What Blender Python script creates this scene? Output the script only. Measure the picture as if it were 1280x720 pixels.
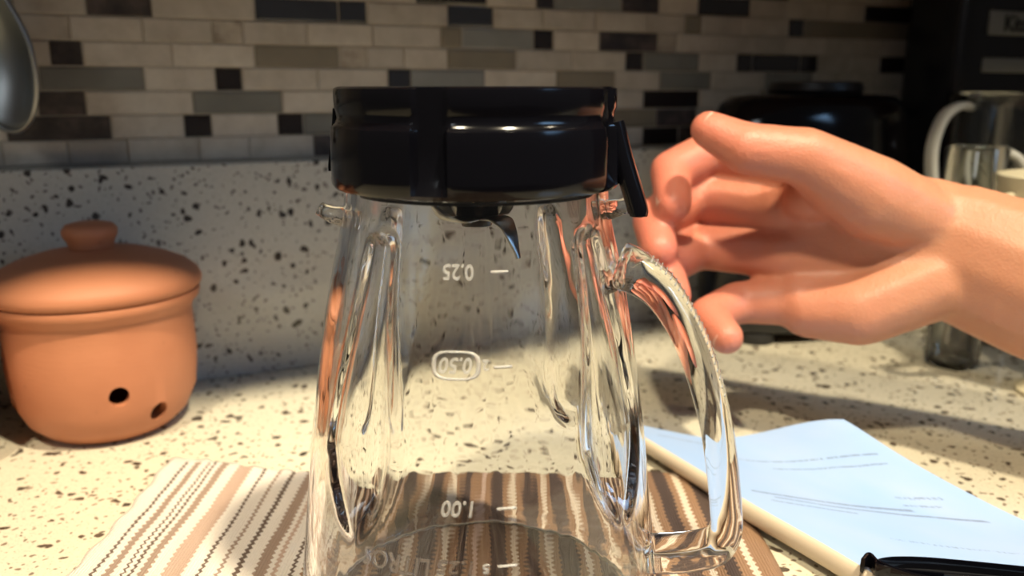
import bpy, bmesh, math, random
from mathutils import Vector, Matrix, noise
from math import sin, cos, pi, radians, sqrt
for o in list(bpy.data.objects): bpy.data.objects.remove(o)
SC = bpy.context.scene
COL = SC.collection
random.seed(7)
# ---------------------------------------------------------------- camera
F = 1050.0; TH = math.atan(251 / F); H = 0.19
cam = bpy.data.cameras.new('camera'); cam.sensor_width = 36; cam.lens = 36 * F / 1280; cam.clip_start = 0.01
camo = bpy.data.objects.new('camera', cam); COL.objects.link(camo)
camo.location = (0, 0, H); camo.rotation_euler = (pi / 2 - TH, 0, 0)
SC.camera = camo
cam.dof.use_dof = True; cam.dof.focus_distance = 0.29; cam.dof.aperture_fstop = 9.0
# ---------------------------------------------------------------- world, lights, exposure
w = bpy.data.worlds.new('room_air'); SC.world = w; w.use_nodes = True
w.node_tree.nodes['Background'].inputs[0].default_value = (1.0, 0.93, 0.86, 1)
w.node_tree.nodes['Background'].inputs[1].default_value = 0.055
vs = SC.view_settings; vs.view_transform = 'Standard'; vs.look = 'None'; vs.gamma = 1; vs.use_curve_mapping = False
vs.exposure = 0.0
SC.cycles.max_bounces = 48; SC.cycles.transmission_bounces = 48; SC.cycles.glossy_bounces = 32; SC.cycles.transparent_max_bounces = 16
def area(name, loc, target, sx, sy, power, col, spread=180):
    l = bpy.data.lights.new(name, 'AREA'); l.shape = 'RECTANGLE' if sx != sy else 'DISK'; l.size = sx; l.size_y = sy
    l.energy = power; l.color = col; l.spread = radians(spread)
    o = bpy.data.objects.new(name, l); COL.objects.link(o); o.location = loc
    o.rotation_euler = (Vector(target) - Vector(loc)).to_track_quat('-Z', 'Y').to_euler()
    return o
# ceiling lamp: above and to the right, in front of the wall cabinets
key = area('ceiling_lamp', (0.424, -0.160, 1.38), (-0.08, 0.38, 0), 0.085, 0.085, 4.5, (1.0, 0.85, 0.60), 62)
key3 = area('added_fill_right', (1.060, 0.130, 1.38), (0.20, 0.40, 0), 0.085, 0.085, 2.8, (1.0, 0.86, 0.64))  # added fill, no lamp known here; softens the sideways shadows
key2 = area('added_fill_left', (-0.214, -0.450, 1.38), (-0.1, 0.40, 0), 0.085, 0.085, 3.4, (1.0, 0.85, 0.60), 70)  # likewise added, lightens the shadows from the left
# added soft fill, no known source, aimed at the left of the tiled wall
fill = area('added_wall_fill', (-0.55, -0.95, 1.05), (-0.14, 0.60, 0.2), 0.35, 0.3, 0.25, (0.90, 0.96, 1.0), 50)
# daylight from a window at the right behind the viewer
win = area('window_daylight', (0.85, -0.10, 0.52), (0.20, 0.26, 0.0), 0.36, 0.30, 0.38, (0.35, 0.62, 1.0), 45)
# ---------------------------------------------------------------- helpers
def ray(u, v):
    a = (u - 640) / F; b = (360 - v) / F
    return Vector((a, cos(TH) + b * sin(TH), -sin(TH) + b * cos(TH)))
def W(u, v, zc): return Vector((0, 0, H)) + ray(u, v) * zc
def G(u, v, z=0.0):
    d = ray(u, v); t = (H - z) / -d.z
    return Vector((d.x * t, d.y * t, z))
M = {}
def mat(name, col=(.5, .5, .5), rough=.5, metal=0, **kw):
    m = bpy.data.materials.new(name); m.use_nodes = True; M[name] = m
    b = m.node_tree.nodes['Principled BSDF']
    b.inputs['Base Color'].default_value = (*col, 1); b.inputs['Roughness'].default_value = rough; b.inputs['Metallic'].default_value = metal
    for k, v in kw.items(): b.inputs[k.replace('_', ' ')].default_value = v
    return m
class NT:
    def __init__(s, m): s.t = m.node_tree; s.b = s.t.nodes['Principled BSDF']
    def n(s, typ, **kw):
        x = s.t.nodes.new(typ)
        for k, v in kw.items():
            if k.startswith('i_'): x.inputs[k[2:].replace('_', ' ')].default_value = v
            else: setattr(x, k, v)
        return x
    def l(s, a, b): s.t.links.new(a, b)
    def math(s, op, a, b=None, c=None, clamp=False):
        x = s.t.nodes.new('ShaderNodeMath'); x.operation = op; x.use_clamp = clamp
        for i, q in enumerate((a, b, c)):
            if q is None: continue
            if isinstance(q, (int, float)): x.inputs[i].default_value = q
            else: s.l(q, x.inputs[i])
        return x.outputs[0]
    def mix(s, fac, a, b, mode='MIX'):
        x = s.t.nodes.new('ShaderNodeMix'); x.data_type = 'RGBA'; x.blend_type = mode
        for i, q in ((0, fac), (6, a), (7, b)):
            if isinstance(q, (int, float)): x.inputs[i].default_value = q
            elif isinstance(q, tuple): x.inputs[i].default_value = (*q, 1)
            else: s.l(q, x.inputs[i])
        return x.outputs[2]
    def ramp(s, fac, stops, interp='LINEAR'):
        x = s.t.nodes.new('ShaderNodeValToRGB'); x.color_ramp.interpolation = interp; e = x.color_ramp.elements
        while len(e) > 1: e.remove(e[-1])
        e[0].position = stops[0][0]; e[0].color = (*stops[0][1], 1) if len(stops[0][1]) == 3 else stops[0][1]
        for p, c in stops[1:]:
            q = e.new(p); q.color = (*c, 1)
        s.l(fac, x.inputs[0]); return x.outputs[0]
    def obj(s, loc=(0, 0, 0), rot=(0, 0, 0), scale=(1, 1, 1), rnd=False):
        tc = s.n('ShaderNodeTexCoord'); mp = s.n('ShaderNodeMapping'); s.l(tc.outputs['Object'], mp.inputs[0])
        mp.inputs['Rotation'].default_value = rot; mp.inputs['Scale'].default_value = scale; mp.inputs['Location'].default_value = loc
        if rnd:
            oi = s.n('ShaderNodeObjectInfo'); c = s.n('ShaderNodeVectorMath', operation='SCALE'); c.inputs[0].default_value = (3.1, 7.3, 5.7)
            s.l(oi.outputs['Random'], c.inputs['Scale']); a = s.n('ShaderNodeVectorMath', operation='ADD')
            s.l(mp.outputs[0], a.inputs[0]); s.l(c.outputs[0], a.inputs[1]); return a.outputs[0]
        return mp.outputs[0]
    def noise(s, vec, scale, detail=3, rough=.5):
        x = s.n('ShaderNodeTexNoise'); s.l(vec, x.inputs['Vector']); x.inputs['Scale'].default_value = scale; x.inputs['Detail'].default_value = detail
        x.inputs['Roughness'].default_value = rough; return x.outputs[0]
    def bump(s, h, strength=.3, dist=.001):
        x = s.n('ShaderNodeBump'); x.inputs['Strength'].default_value = strength; x.inputs['Distance'].default_value = dist
        s.l(h, x.inputs['Height']); s.l(x.outputs[0], s.b.inputs['Normal'])
    def color(s, c): s.l(c, s.b.inputs['Base Color'])
def link(name, me, m, parent=None, smooth=False, loc=None):
    o = bpy.data.objects.new(name, me); COL.objects.link(o)
    if m is not None and not me.materials: me.materials.append(m)
    if smooth:
        for p in me.polygons: p.use_smooth = True
    if parent: o.parent = parent
    if loc is not None: o.location = loc
    return o
def obj(name, bm, m, parent=None, smooth=False, loc=None, ang=None):
    me = bpy.data.meshes.new(name)
    bmesh.ops.recalc_face_normals(bm, faces=bm.faces)
    bm.to_mesh(me); bm.free()
    if ang is not None: smooth = True
    o = link(name, me, m, parent, smooth, loc)
    if ang is not None: me.set_sharp_from_angle(angle=radians(ang))
    return o
def thing(name, label, cat, loc=(0, 0, 0), rz=0, group=None):
    o = bpy.data.objects.new(name, None); COL.objects.link(o); o.location = loc; o.rotation_euler = (0, 0, rz)
    o.empty_display_size = .02
    return tag(o, label, cat, group)
def tag(o, label, cat, group=None):
    o['label'] = label; o['category'] = cat
    if group: o['group'] = group
    return o
def struct(o, label=None):
    o['kind'] = 'structure'
    if label: o['label'] = label
    return o
def box(bm, x0, x1, y0, y1, z0, z1, bev=0, seg=1):
    r = bmesh.ops.create_cube(bm, size=1, matrix=Matrix.Translation(((x0 + x1) / 2, (y0 + y1) / 2, (z0 + z1) / 2)) @ Matrix.Diagonal((x1 - x0, y1 - y0, z1 - z0, 1)))
    if bev:
        es = list({e for v in r['verts'] for e in v.link_edges})
        bmesh.ops.bevel(bm, geom=es, offset=bev, segments=seg, affect='EDGES', profile=.5)
def grid(bm, P, closeu=False, closev=False):
    V = [[bm.verts.new(p) for p in row] for row in P]
    n, m = len(V), len(V[0])
    for i in range(n - (0 if closeu else 1)):
        for j in range(m - (0 if closev else 1)):
            bm.faces.new((V[i][j], V[(i + 1) % n][j], V[(i + 1) % n][(j + 1) % m], V[i][(j + 1) % m]))
    return V
def lathe(bm, prof, n=64, sx=1, sy=1, c=(0, 0)):
    """prof: (r,z) list; r=0 ends are capped by a pole"""
    rows = []
    for r, z in prof:
        if r <= 1e-7: rows.append(bm.verts.new((c[0], c[1], z)))
        else: rows.append([bm.verts.new((c[0] + r * sx * cos(2 * pi * k / n), c[1] + r * sy * sin(2 * pi * k / n), z)) for k in range(n)])
    for a, b in zip(rows, rows[1:]):
        for k in range(n):
            q = (k + 1) % n
            if isinstance(a, list) and isinstance(b, list): bm.faces.new((a[k], a[q], b[q], b[k]))
            elif isinstance(a, list): bm.faces.new((a[k], a[q], b))
            elif isinstance(b, list): bm.faces.new((a, b[q], b[k]))
def catmull(P, n=8):
    P = [Vector(p) for p in P]; Q = [2 * P[0] - P[1]] + P + [2 * P[-1] - P[-2]]; out = []
    for i in range(1, len(Q) - 2):
        a, b, c, d = Q[i - 1:i + 3]
        for k in range(n):
            t = k / n
            out.append(.5 * ((2 * b) + (c - a) * t + (2 * a - 5 * b + 4 * c - d) * t * t + (3 * b - a - 3 * c + d) * t ** 3))
    out.append(P[-1]); return out
def sweep(bm, path, w, h, up=(0, 0, 1), p=2.0, n=16, cap=True, scl=None):
    """superellipse section w (sideways) x h (in the up direction) along a path"""
    path = [Vector(q) for q in path]; up = Vector(up); rows = []
    for i, c in enumerate(path):
        t = (path[min(i + 1, len(path) - 1)] - path[max(i - 1, 0)]).normalized()
        s = t.cross(up).normalized(); u = s.cross(t).normalized(); row = []
        f = scl(i / (len(path) - 1)) if scl else 1
        ww, hh = (w * f, h * f) if not isinstance(f, tuple) else (w * f[0], h * f[1])
        for k in range(n):
            a = 2 * pi * k / n; ca, sa = cos(a), sin(a)
            x = math.copysign(abs(ca) ** (2 / p), ca) * ww / 2; y = math.copysign(abs(sa) ** (2 / p), sa) * hh / 2
            row.append(c + s * x + u * y)
        rows.append(row)
    V = grid(bm, rows, closev=True)
    if cap:
        bm.faces.new(V[0]); bm.faces.new(V[-1])
    return V
def smoothstep(a, b, x):
    t = max(0, min(1, (x - a) / (b - a))); return t * t * (3 - 2 * t)
def lerp_tab(tab, x):
    tab = sorted(tab)
    if x <= tab[0][0]: return tab[0][1]
    for (a, p), (b, q) in zip(tab, tab[1:]):
        if x <= b: return p + (q - p) * (x - a) / (b - a)
    return tab[-1][1]
# ---------------------------------------------------------------- materials
def quartz(name, base, speck, warm):
    m = mat(name, base, .09); t = NT(m); v = t.obj()
    nz = t.n('ShaderNodeTexNoise', i_Scale=90.0); t.l(v, nz.inputs['Vector'])
    dv = t.n('ShaderNodeVectorMath', operation='MULTIPLY_ADD'); t.l(nz.outputs['Color'], dv.inputs[0]); dv.inputs[1].default_value = (.010, .010, .010); t.l(v, dv.inputs[2])
    col = t.mix(t.noise(v, 320, 4), base, warm)
    fine = t.noise(v, 900, 2)
    col = t.mix(t.math('MULTIPLY', t.ramp(fine, [(.60, (0, 0, 0)), (.66, (1, 1, 1))]), .5), col, (.26, .22, .17))
    for sc, rad, thr, dark in ((155, .46, .36, speck), (340, .46, .36, tuple(x * 2.6 for x in speck)), (95, .34, .78, tuple(x * .6 for x in speck))):
        vo = t.n('ShaderNodeTexVoronoi', i_Scale=float(sc)); vo.inputs['Randomness'].default_value = 1; t.l(dv.outputs[0], vo.inputs['Vector'])
        sep = t.n('ShaderNodeSeparateColor'); t.l(vo.outputs['Color'], sep.inputs[0])
        size = t.math('MULTIPLY', t.math('SUBTRACT', sep.outputs[0], thr, clamp=True), rad / (1 - thr))
        msk = t.math('MULTIPLY', t.math('SUBTRACT', size, vo.outputs['Distance']), 14, clamp=True)
        col = t.mix(msk, col, dark)
    t.color(col); return m
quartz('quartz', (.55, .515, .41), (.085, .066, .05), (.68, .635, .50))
quartz('quartz_upstand_shaded', (.40, .385, .345), (.05, .045, .042), (.50, .485, .44))  # same stone as the worktop, darkened in colour for the shade it stands in
def stone(name, a, b, c):
    m = mat(name, a, .45); t = NT(m); v = t.obj(rnd=True)
    col = t.ramp(t.noise(v, 60, 6, .65), [(.32, a), (.5, b), (.68, c)])
    oi = t.n('ShaderNodeObjectInfo'); hv = t.n('ShaderNodeHueSaturation'); t.l(t.math('MULTIPLY_ADD', oi.outputs['Random'], .22, .89), hv.inputs['Value']); t.l(col, hv.inputs['Color'])
    t.color(hv.outputs[0]); t.bump(t.noise(v, 400, 3), .25, .0004); return m
stone('travertine', (.40, .35, .28), (.47, .42, .345), (.53, .48, .40))
stone('travertine_brown', (.20, .16, .12), (.38, .33, .26), (.47, .42, .34))
stone('stone_dark', (.022, .017, .016), (.045, .034, .03), (.10, .075, .065))
def gtile(name, col, rough=.12, coat=.6):
    m = mat(name, col, rough); m.node_tree.nodes['Principled BSDF'].inputs['Coat Weight'].default_value = coat
    t = NT(m); v = t.obj(rnd=True); t.color(t.mix(t.noise(v, 45, 3), tuple(x * .78 for x in col), tuple(min(1, x * 1.2) for x in col)))
    t.bump(t.noise(v, 70, 1), .12, .0012); return m
gtile('glass_dark', (.022, .017, .017)); gtile('glass_grey', (.185, .18, .155), .2); gtile('glass_tan', (.22, .19, .14), .2)
gtile('glass_blue', (.035, .038, .048)); gtile('glass_pale', (.235, .235, .22), .15)
m = mat('grout', (.36, .32, .26), .9); t = NT(m); t.bump(t.noise(t.obj(), 900), .3, .0005)
mat('paint_wall', (.42, .38, .33), .8); mat('cabinet_wood', (.10, .045, .02), .4)
m = mat('black_gloss', (.0025, .0025, .004), .13); m.node_tree.nodes['Principled BSDF'].inputs['Specular IOR Level'].default_value = .35
mat('black_plastic', (.012, .012, .013), .35); mat('black_rubber', (.015, .015, .015), .7)
m = mat('steel', (.50, .50, .50), .22, 1); t = NT(m); t.bump(t.noise(t.obj(scale=(1, 1, 30)), 60, 2), .05, .0003)
mat('steel_dull', (.32, .335, .34), .42, 1); mat('chrome', (.75, .75, .75), .08, 1)
mat('blade_steel', (.20, .20, .20), .3, 1)
mat('appliance_black', (.006, .006, .008), .25); mat('badge_silver', (.30, .30, .28), .4, .6); mat('badge_ink', (.006, .006, .006), .5)
mat('cream_ceramic', (.70, .64, .46), .25); mat('frosted_plastic', (.62, .62, .58), .35, 0, Transmission_Weight=.25)
def glass(name, col, rough=0.0):
    return mat(name, col, rough, 0, Transmission_Weight=1.0, IOR=1.47)
glass('jar_glass', (.975, .98, .975)); t = NT(M['jar_glass']); t.bump(t.noise(t.obj(scale=(1, 1, .35)), 75, 2), .20, .0016); glass('mark_glass', (.97, .97, .95), .25)
M['mark_glass'].node_tree.nodes['Principled BSDF'].inputs['Transmission Weight'].default_value = .78; glass('embossed_glass', (1, 1, 1), .22); glass('cup_glass', (.93, .95, .94))
m = glass('etched_glass', (.97, .975, .97)); t = NT(m); v = t.obj(); t.bump(t.noise(v, 260, 3), .35, .0012)
m = mat('terracotta', (.46, .17, .08), .62); t = NT(m); v = t.obj(rnd=True)
col = t.mix(t.noise(v, 22, 4), (.36, .13, .062), (.50, .205, .105))
vo = t.n('ShaderNodeTexVoronoi', i_Scale=55.0); t.l(v, vo.inputs['Vector'])
col = t.mix(t.math('MULTIPLY', t.math('SUBTRACT', .10, vo.outputs['Distance'], clamp=True), 4, clamp=True), col, (.22, .08, .04))
t.color(col); t.bump(t.noise(t.obj(scale=(1, 1, 6)), 120, 4), .16, .0008)
mat('hole_dark', (.03, .012, .008), .9)
# ---------------------------------------------------------------- setting: wall, mosaic, upstand, worktop
DW = Vector((.9102, .4142, 0)); NW = Vector((.4142, -.9102, 0)); RW = math.atan2(.4142, .9102)
WY = .650                                   # tiled plane meets x = 0 here
def wall_obj(o, off=0): o.location = Vector((0, WY, 0)) + NW * off; o.rotation_euler = (0, 0, RW); return o
bm = bmesh.new(); box(bm, -.75, 1.5, .0004, .12, -.035, 1.5)
wall = struct(obj('wall_back', bm, M['grout']), 'wall behind the worktop, faced with linear stone and glass mosaic'); wall_obj(wall)
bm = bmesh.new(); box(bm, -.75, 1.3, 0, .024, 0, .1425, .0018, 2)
up = struct(obj('trim_1', bm, M['quartz_upstand_shaded'], ang=40), 'low speckled quartz upstand along the foot of the tiled wall'); wall_obj(up, .0245)
Z0, PZ = .1432, .01485
s_of = lambda u, v: (lambda d: (WY / (d.y - .455 * d.x)) * d.x / .9102)(ray(u, v))
# rows from the upstand upwards: (left px, right px, material) read off the photograph, v at that spot
ROWS = {
 0: [(392, 422, 'stone_dark'), (803, 848, 'glass_dark'), (849.5, 878, 'stone_dark')],
 1: [(8, 139, 'stone_dark'), (230, 265, 'glass_dark'), (347, 379, 'glass_dark'), (381, 470, 'glass_grey'), (745, 820, 'glass_tan'), (822, 870, 'stone_dark'), (1000, 1060, 'glass_dark')],
 2: [(47, 107, 'stone_dark'), (241, 353, 'glass_grey'), (470, 520, 'glass_dark'), (600, 660, 'glass_tan'), (804, 874, 'glass_dark'), (950, 1010, 'glass_tan')],
 3: [(49, 181, 'glass_grey'), (269, 303, 'glass_dark'), (485, 514, 'glass_blue'), (515.5, 606, 'glass_pale'), (695, 769, 'glass_tan'), (824, 889, 'glass_grey'), (956, 1016, 'glass_grey')],
 4: [(62, 103, 'stone_dark'), (318, 424, 'glass_tan'), (427, 458, 'travertine_brown'), (559, 645, 'glass_tan'), (782, 804, 'glass_dark'), (805.5, 874, 'glass_grey'), (921, 940.5, 'glass_dark'), (942, 1000.5, 'glass_dark'), (1002, 1022, 'glass_dark'), (1100, 1209, 'glass_dark')],
 5: [(266, 303, 'travertine_brown'), (551, 577, 'glass_tan'), (579, 667, 'glass_pale'), (669, 692, 'glass_dark'), (749, 822, 'stone_dark'), (824, 846, 'travertine_brown')],
 6: [(107, 189, 'stone_dark'), (318, 423, 'glass_blue'), (428, 458, 'glass_blue'), (559, 617, 'glass_blue'), (856, 877, 'glass_tan'), (986, 1005, 'glass_dark'), (1006.5, 1135, 'glass_tan')],
 7: [(40, 95, 'glass_grey'), (230, 262, 'glass_dark'), (520, 608, 'glass_dark'), (670, 693, 'stone_dark'), (694.5, 777, 'glass_pale'), (778.5, 824, 'stone_dark'), (873, 938, 'glass_dark'), (1081, 1145, 'glass_dark')],
 8: [(150, 260, 'glass_grey'), (455, 520, 'glass_dark'), (640, 700, 'glass_tan'), (927, 987, 'glass_dark')],
 9: [(20, 60, 'glass_dark'), (350, 440, 'glass_pale'), (560, 600, 'stone_dark'), (800, 870, 'glass_grey'), (1010, 1050, 'glass_dark')],
 10: [(100, 190, 'glass_dark'), (480, 520, 'glass_grey'), (700, 780, 'glass_tan'), (930, 1000, 'glass_dark')],
}
S0, S1 = -.44, .84
tile_meshes = {}
def tile(a, b, row, mname):
    L = round(b - a, 4); key_ = (L, mname)
    if key_ not in tile_meshes:
        bm = bmesh.new(); g = .0004; e = .0007 if mname.startswith(('trav', 'stone')) else .0012
        x, z, d = L / 2 - g, PZ / 2 - g, .0007
        fr = [bm.verts.new((sx * (x - e), -d, sz * (z - e))) for sx, sz in ((-1, -1), (1, -1), (1, 1), (-1, 1))]
        md = [bm.verts.new((sx * x, -d + e * .8, sz * z)) for sx, sz in ((-1, -1), (1, -1), (1, 1), (-1, 1))]
        bk = [bm.verts.new((sx * x, .0018, sz * z)) for sx, sz in ((-1, -1), (1, -1), (1, 1), (-1, 1))]
        bm.faces.new(fr)
        for A, B in ((fr, md), (md, bk)):
            for k in range(4): bm.faces.new((A[k], A[(k + 1) % 4], B[(k + 1) % 4], B[k]))
        me = bpy.data.meshes.new('tile'); bmesh.ops.recalc_face_normals(bm, faces=bm.faces); bm.to_mesh(me); bm.free(); me.materials.append(M[mname])
        # an open shell: make sure the front looks out of the wall
        if me.polygons[0].normal.y > 0: me.flip_normals()
        tile_meshes[key_] = me
    o = bpy.data.objects.new('tile', tile_meshes[key_]); COL.objects.link(o); o.parent = wall
    o.location = ((a + b) / 2, random.uniform(-.0003, .0003), Z0 + (row + .5) * PZ)
for r in range(0, 11):
    z = Z0 + (r + .5) * PZ; spans = []
    for u0, u1, mn in ROWS[r]:
        ss = []
        for u in (u0, u1):
            # height z at that column: solve v
            d0 = ray(u, 360); lo, hi = -400, 500
            for _ in range(40):
                v = (lo + hi) / 2; d = ray(u, v); tt = WY / (d.y - .455 * d.x)
                if H + d.z * tt > z: lo = v
                else: hi = v
            ss.append(s_of(u, v))
        spans.append((ss[0], ss[1], mn))
    spans.sort(); cur = S0 - random.uniform(0, .03)
    def fill_stone(a, b):
        L = b - a
        if L < .004: return
        n = max(1, round(L / random.uniform(.036, .052))); cuts = [a + L * k / n + (random.uniform(-.006, .006) if 0 < k < n else 0) for k in range(n + 1)]
        for p, q in zip(cuts, cuts[1:]): tile(p, q, r, 'travertine')
    for a, b, mn in spans:
        if b < S0 or a > S1: continue
        if a - cur < .004 and a > cur - .004: a = cur
        fill_stone(cur, a); tile(a, b, r, mn); cur = b
    fill_stone(cur, S1)
# painted wall above the mosaic, cabinet hung above
bm = bmesh.new(); box(bm, -.75, 1.3, -.66, -.0003, -.035, 0)
top = tag(obj('worktop', bm, M['quartz'], ang=40), 'pale speckled quartz worktop with dark chips, running along the tiled wall', 'worktop')
top.rotation_euler = (0, 0, 0)
# the worktop follows the wall: its far edge runs under the upstand
me = top.data      # the worktop follows the wall: its far edge runs under the upstand
for v_ in me.vertices:
    x, y, z = v_.co
    v_.co = (x * .9102 - y * .4142, WY + x * .4142 - (-y) * .9102, z)
ct = thing('wall_cabinet', 'dark wood wall cabinet above the tiled wall, its underside shading the tiles', 'cabinet')
ct.location = Vector((0, WY, .44)); ct.rotation_euler = (0, 0, RW)
bm = bmesh.new(); box(bm, -.74, 1.3, -.315, 0, 0, .6, .002); obj('body', bm, M['cabinet_wood'], ct)
for k in range(4):
    x0 = -.735 + k * .4835
    bm = bmesh.new(); box(bm, x0, x0 + .478, -.336, -.3152, .002, .598, .003); dr = obj('door', bm, M['cabinet_wood'], ct)
    bm = bmesh.new(); box(bm, x0 + .42, x0 + .43, -.362, -.352, .04, .16, .003, 2); box(bm, x0 + .422, x0 + .428, -.354, -.3355, .05, .056); box(bm, x0 + .422, x0 + .428, -.354, -.3355, .144, .15)
    obj('handle', bm, M['steel'], dr)
tc_ = thing('light_block_cupboard', 'added unseen dark cupboard blocking light at the right end of the worktop', 'cupboard'); tc_.location = Vector((0, WY, -.88)); tc_.rotation_euler = (0, 0, RW)  # unseen cupboard added to keep light off the right of the wall
bm = bmesh.new(); box(bm, 1.302, 1.75, -.64, 0, 0, 2.2, .002); obj('body', bm, M['cabinet_wood'], tc_)
bm = bmesh.new(); box(bm, 1.306, 1.746, -.662, -.6402, .1, 2.19, .003); tdr = obj('door', bm, M['cabinet_wood'], tc_)
bm = bmesh.new(); box(bm, 1.34, 1.35, -.690, -.680, 1.0, 1.3, .003, 2); box(bm, 1.342, 1.348, -.682, -.6615, 1.02, 1.026); box(bm, 1.342, 1.348, -.682, -.6615, 1.274, 1.28); obj('handle', bm, M['steel'], tdr)
# ---------------------------------------------------------------- terracotta jars
def make_pot(name, label, loc, rz, holes):
    t_ = thing(name, label, 'jar', loc, rz)
    R = [(.0, .002), (.026, .002), (.029, 0), (.037, .002), (.0455, .0095), (.0515, .022), (.0535, .042), (.0532, .056), (.0525, .066), (.0535, .0705), (.0575, .0745), (.0585, .0775), (.058, .0795), (.053, .0798),
         (.0495, .0785), (.0485, .070), (.049, .04), (.043, .017), (.026, .007), (0, .0065)]
    bm = bmesh.new(); lathe(bm, R, 96)
    body = obj('body', bm, M['terracotta'], t_, ang=50)
    # round vent holes cut through the wall
    cut = bmesh.new()
    for a, z, r in holes:
        mm = Matrix.Rotation(a, 4, 'Z') @ Matrix.Translation((.05, 0, z)) @ Matrix.Rotation(pi / 2, 4, 'Y')
        bmesh.ops.create_cone(cut, cap_ends=True, segments=32, radius1=r, radius2=r * 1.12, depth=.03, matrix=mm)
    if holes:
        cme = bpy.data.meshes.new('c'); cut.to_mesh(cme); co = bpy.data.objects.new('c', cme); COL.objects.link(co); co.parent = t_
        md = body.modifiers.new('b', 'BOOLEAN'); md.object = co; md.solver = 'EXACT'
        bpy.context.view_layer.update(); dg = bpy.context.evaluated_depsgraph_get()
        nm = bpy.data.meshes.new_from_object(body.evaluated_get(dg)); body.modifiers.clear(); body.data = nm
        bpy.data.objects.remove(co)
        for p in nm.polygons: p.use_smooth = True
        nm.set_sharp_from_angle(angle=radians(40))
    bm = bmesh.new(); lathe(bm, [(.0, .0815), (.046, .0805), (.0575, .0803), (.0596, .082), (.0600, .085), (.0585, .0885), (.053, .0930), (.043, .0985), (.030, .1030), (.018, .1052), (.0128, .1062), (.0118, .1085),
        (.0135, .1115), (.0142, .1150), (.0125, .1182), (.008, .1198), (0, .1202)], 80)
    # knob is its own part: split profile
    bm.free(); bm = bmesh.new(); lathe(bm, [(.0, .0812), (.046, .0803), (.0575, .0800), (.0596, .082), (.0600, .085), (.0585, .0885), (.053, .0930), (.043, .0975), (.030, .1012), (.018, .1032), (.010, .1038), (0, .1040)], 80)
    lid = obj('lid', bm, M['terracotta'], t_, smooth=True)
    bm = bmesh.new(); lathe(bm, [(0, .1036), (.0125, .1036), (.0124, .1052), (.0130, .1075), (.0150, .1110), (.0152, .1140), (.0130, .1168), (.008, .1180), (0, .1182)], 40)
    obj('knob', bm, M['terracotta'], lid, smooth=True)
    return t_
PS, PZS = .93, 1.0; PC = Vector((-.2325, .4570, 0))
hs = []
def hole(u, v, r):
    # where the sight line meets the jar wall
    d = ray(u, v); best = None
    for k in range(400):
        tt = .3 + k * .001; p = Vector((0, 0, H)) + d * tt
        if (p.xy - PC.xy).length < .0525 * PS: best = p; break
    a = math.atan2(best.y - PC.y, best.x - PC.x); hs.append((a, best.z / PZS, r))
hole(149, 496, .0052); hole(203, 515, .0052)
for a in (.35, 1.9, 2.8, 3.9): hs.append((a, .025, .0052))
pot_ = make_pot('terracotta_jar', 'lidded terracotta garlic jar with round vent holes, left of the glass jar', PC, 0, hs)
pot_.scale = (PS, PS, PZS)
p2 = thing('terracotta_pot', 'small open terracotta pot cut off by the left edge of the photo', 'pot', Vector((-.305, .3950, 0)))
bm = bmesh.new(); lathe(bm, [(0, .0), (.031, 0), (.033, .002), (.0395, .030), (.0405, .056), (.0418, .058), (.0418, .070), (.040, .0712), (.0385, .070), (.037, .03), (.030, .005), (0, .005)], 72); obj('pot_body', bm, M['terracotta'], p2, ang=50)
# ---------------------------------------------------------------- ladle hanging on a rail
rail = thing('hanging_rail', 'thin steel rail under the wall cabinet that carries the ladle', 'rail')
rp = Vector((-.30, .478, .42))
bm = bmesh.new(); sweep(bm, [rp - DW * .16, rp + DW * .16], .008, .008, n=16); obj('rod', bm, M['steel'], rail, ang=40)
for s in (-.14, .14):
    bm = bmesh.new(); q = rp + DW * s; sweep(bm, [q + Vector((0, 0, .0)), q + Vector((0, 0, .0202))], .006, .006, up=(0, 1, 0), n=12); obj('bracket', bm, M['steel'], rail, ang=40)
ld = thing('ladle', 'grey steel ladle hanging in the top left corner in front of the tiles', 'ladle')
lc = W(-6, 62, .455); lc.x -= .002
bm = bmesh.new(); rows = []; A, B, D = .0245, .044, .016
for side in (0, 1):
    for i in range(0, 13):
        rr = i / 12 if side == 0 else 1 - i / 12; row = []
        for k in range(48):
            a = 2 * pi * k / 48; tap = 1 - .22 * max(0, sin(a))
            e = rr * (1 if side == 0 else .93)
            row.append(Vector((A * e * cos(a) * tap, (D if side == 0 else D - .0016) * (1 - rr * rr) + (0 if rr < .999 else 0) + .0, B * e * sin(a))))
        rows.append(row)
V = grid(bm, rows, closev=True); bmesh.ops.remove_doubles(bm, verts=bm.verts, dist=1e-6)
bl = obj('bowl', bm, M['steel_dull'], ld, smooth=True, loc=lc); bl.rotation_euler = (radians(6), radians(-6), radians(-12))
bm = bmesh.new(); ring = [Vector((A * cos(a) * (1 - .22 * max(0, sin(a))), -.0004, B * sin(a))) for a in [2 * pi * k / 64 for k in range(64)]]
rws = []
for k in range(64):
    t_ = (ring[(k + 1) % 64] - ring[k - 1]).normalized(); s = t_.cross(Vector((0, 1, 0))).normalized()
    rws.append([ring[k] + s * .0016 * cos(b) + Vector((0, 1, 0)) * .0016 * sin(b) for b in [2 * pi * j / 8 for j in range(8)]])
grid(bm, rws, closeu=True, closev=True); obj('rolled_rim', bm, M['steel_dull'], bl, smooth=True)
hp = lc + Vector((-.0015, -.001, B - .002)); topz = .4225
hx = rp + DW * ((hp.x - rp.x) / DW.x)
pth = catmull([hp + Vector((0, 0, -.004)), hp + Vector((0, .002, .03)), Vector((hp.x, hx.y - .006, .34)), Vector((hp.x, hx.y - .0065, .41)), Vector((hp.x, hx.y - .0052, .4245)), Vector((hp.x, hx.y, .4272)), Vector((hp.x, hx.y + .0056, .4235)), Vector((hp.x, hx.y + .0065, .414))], 6)
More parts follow.
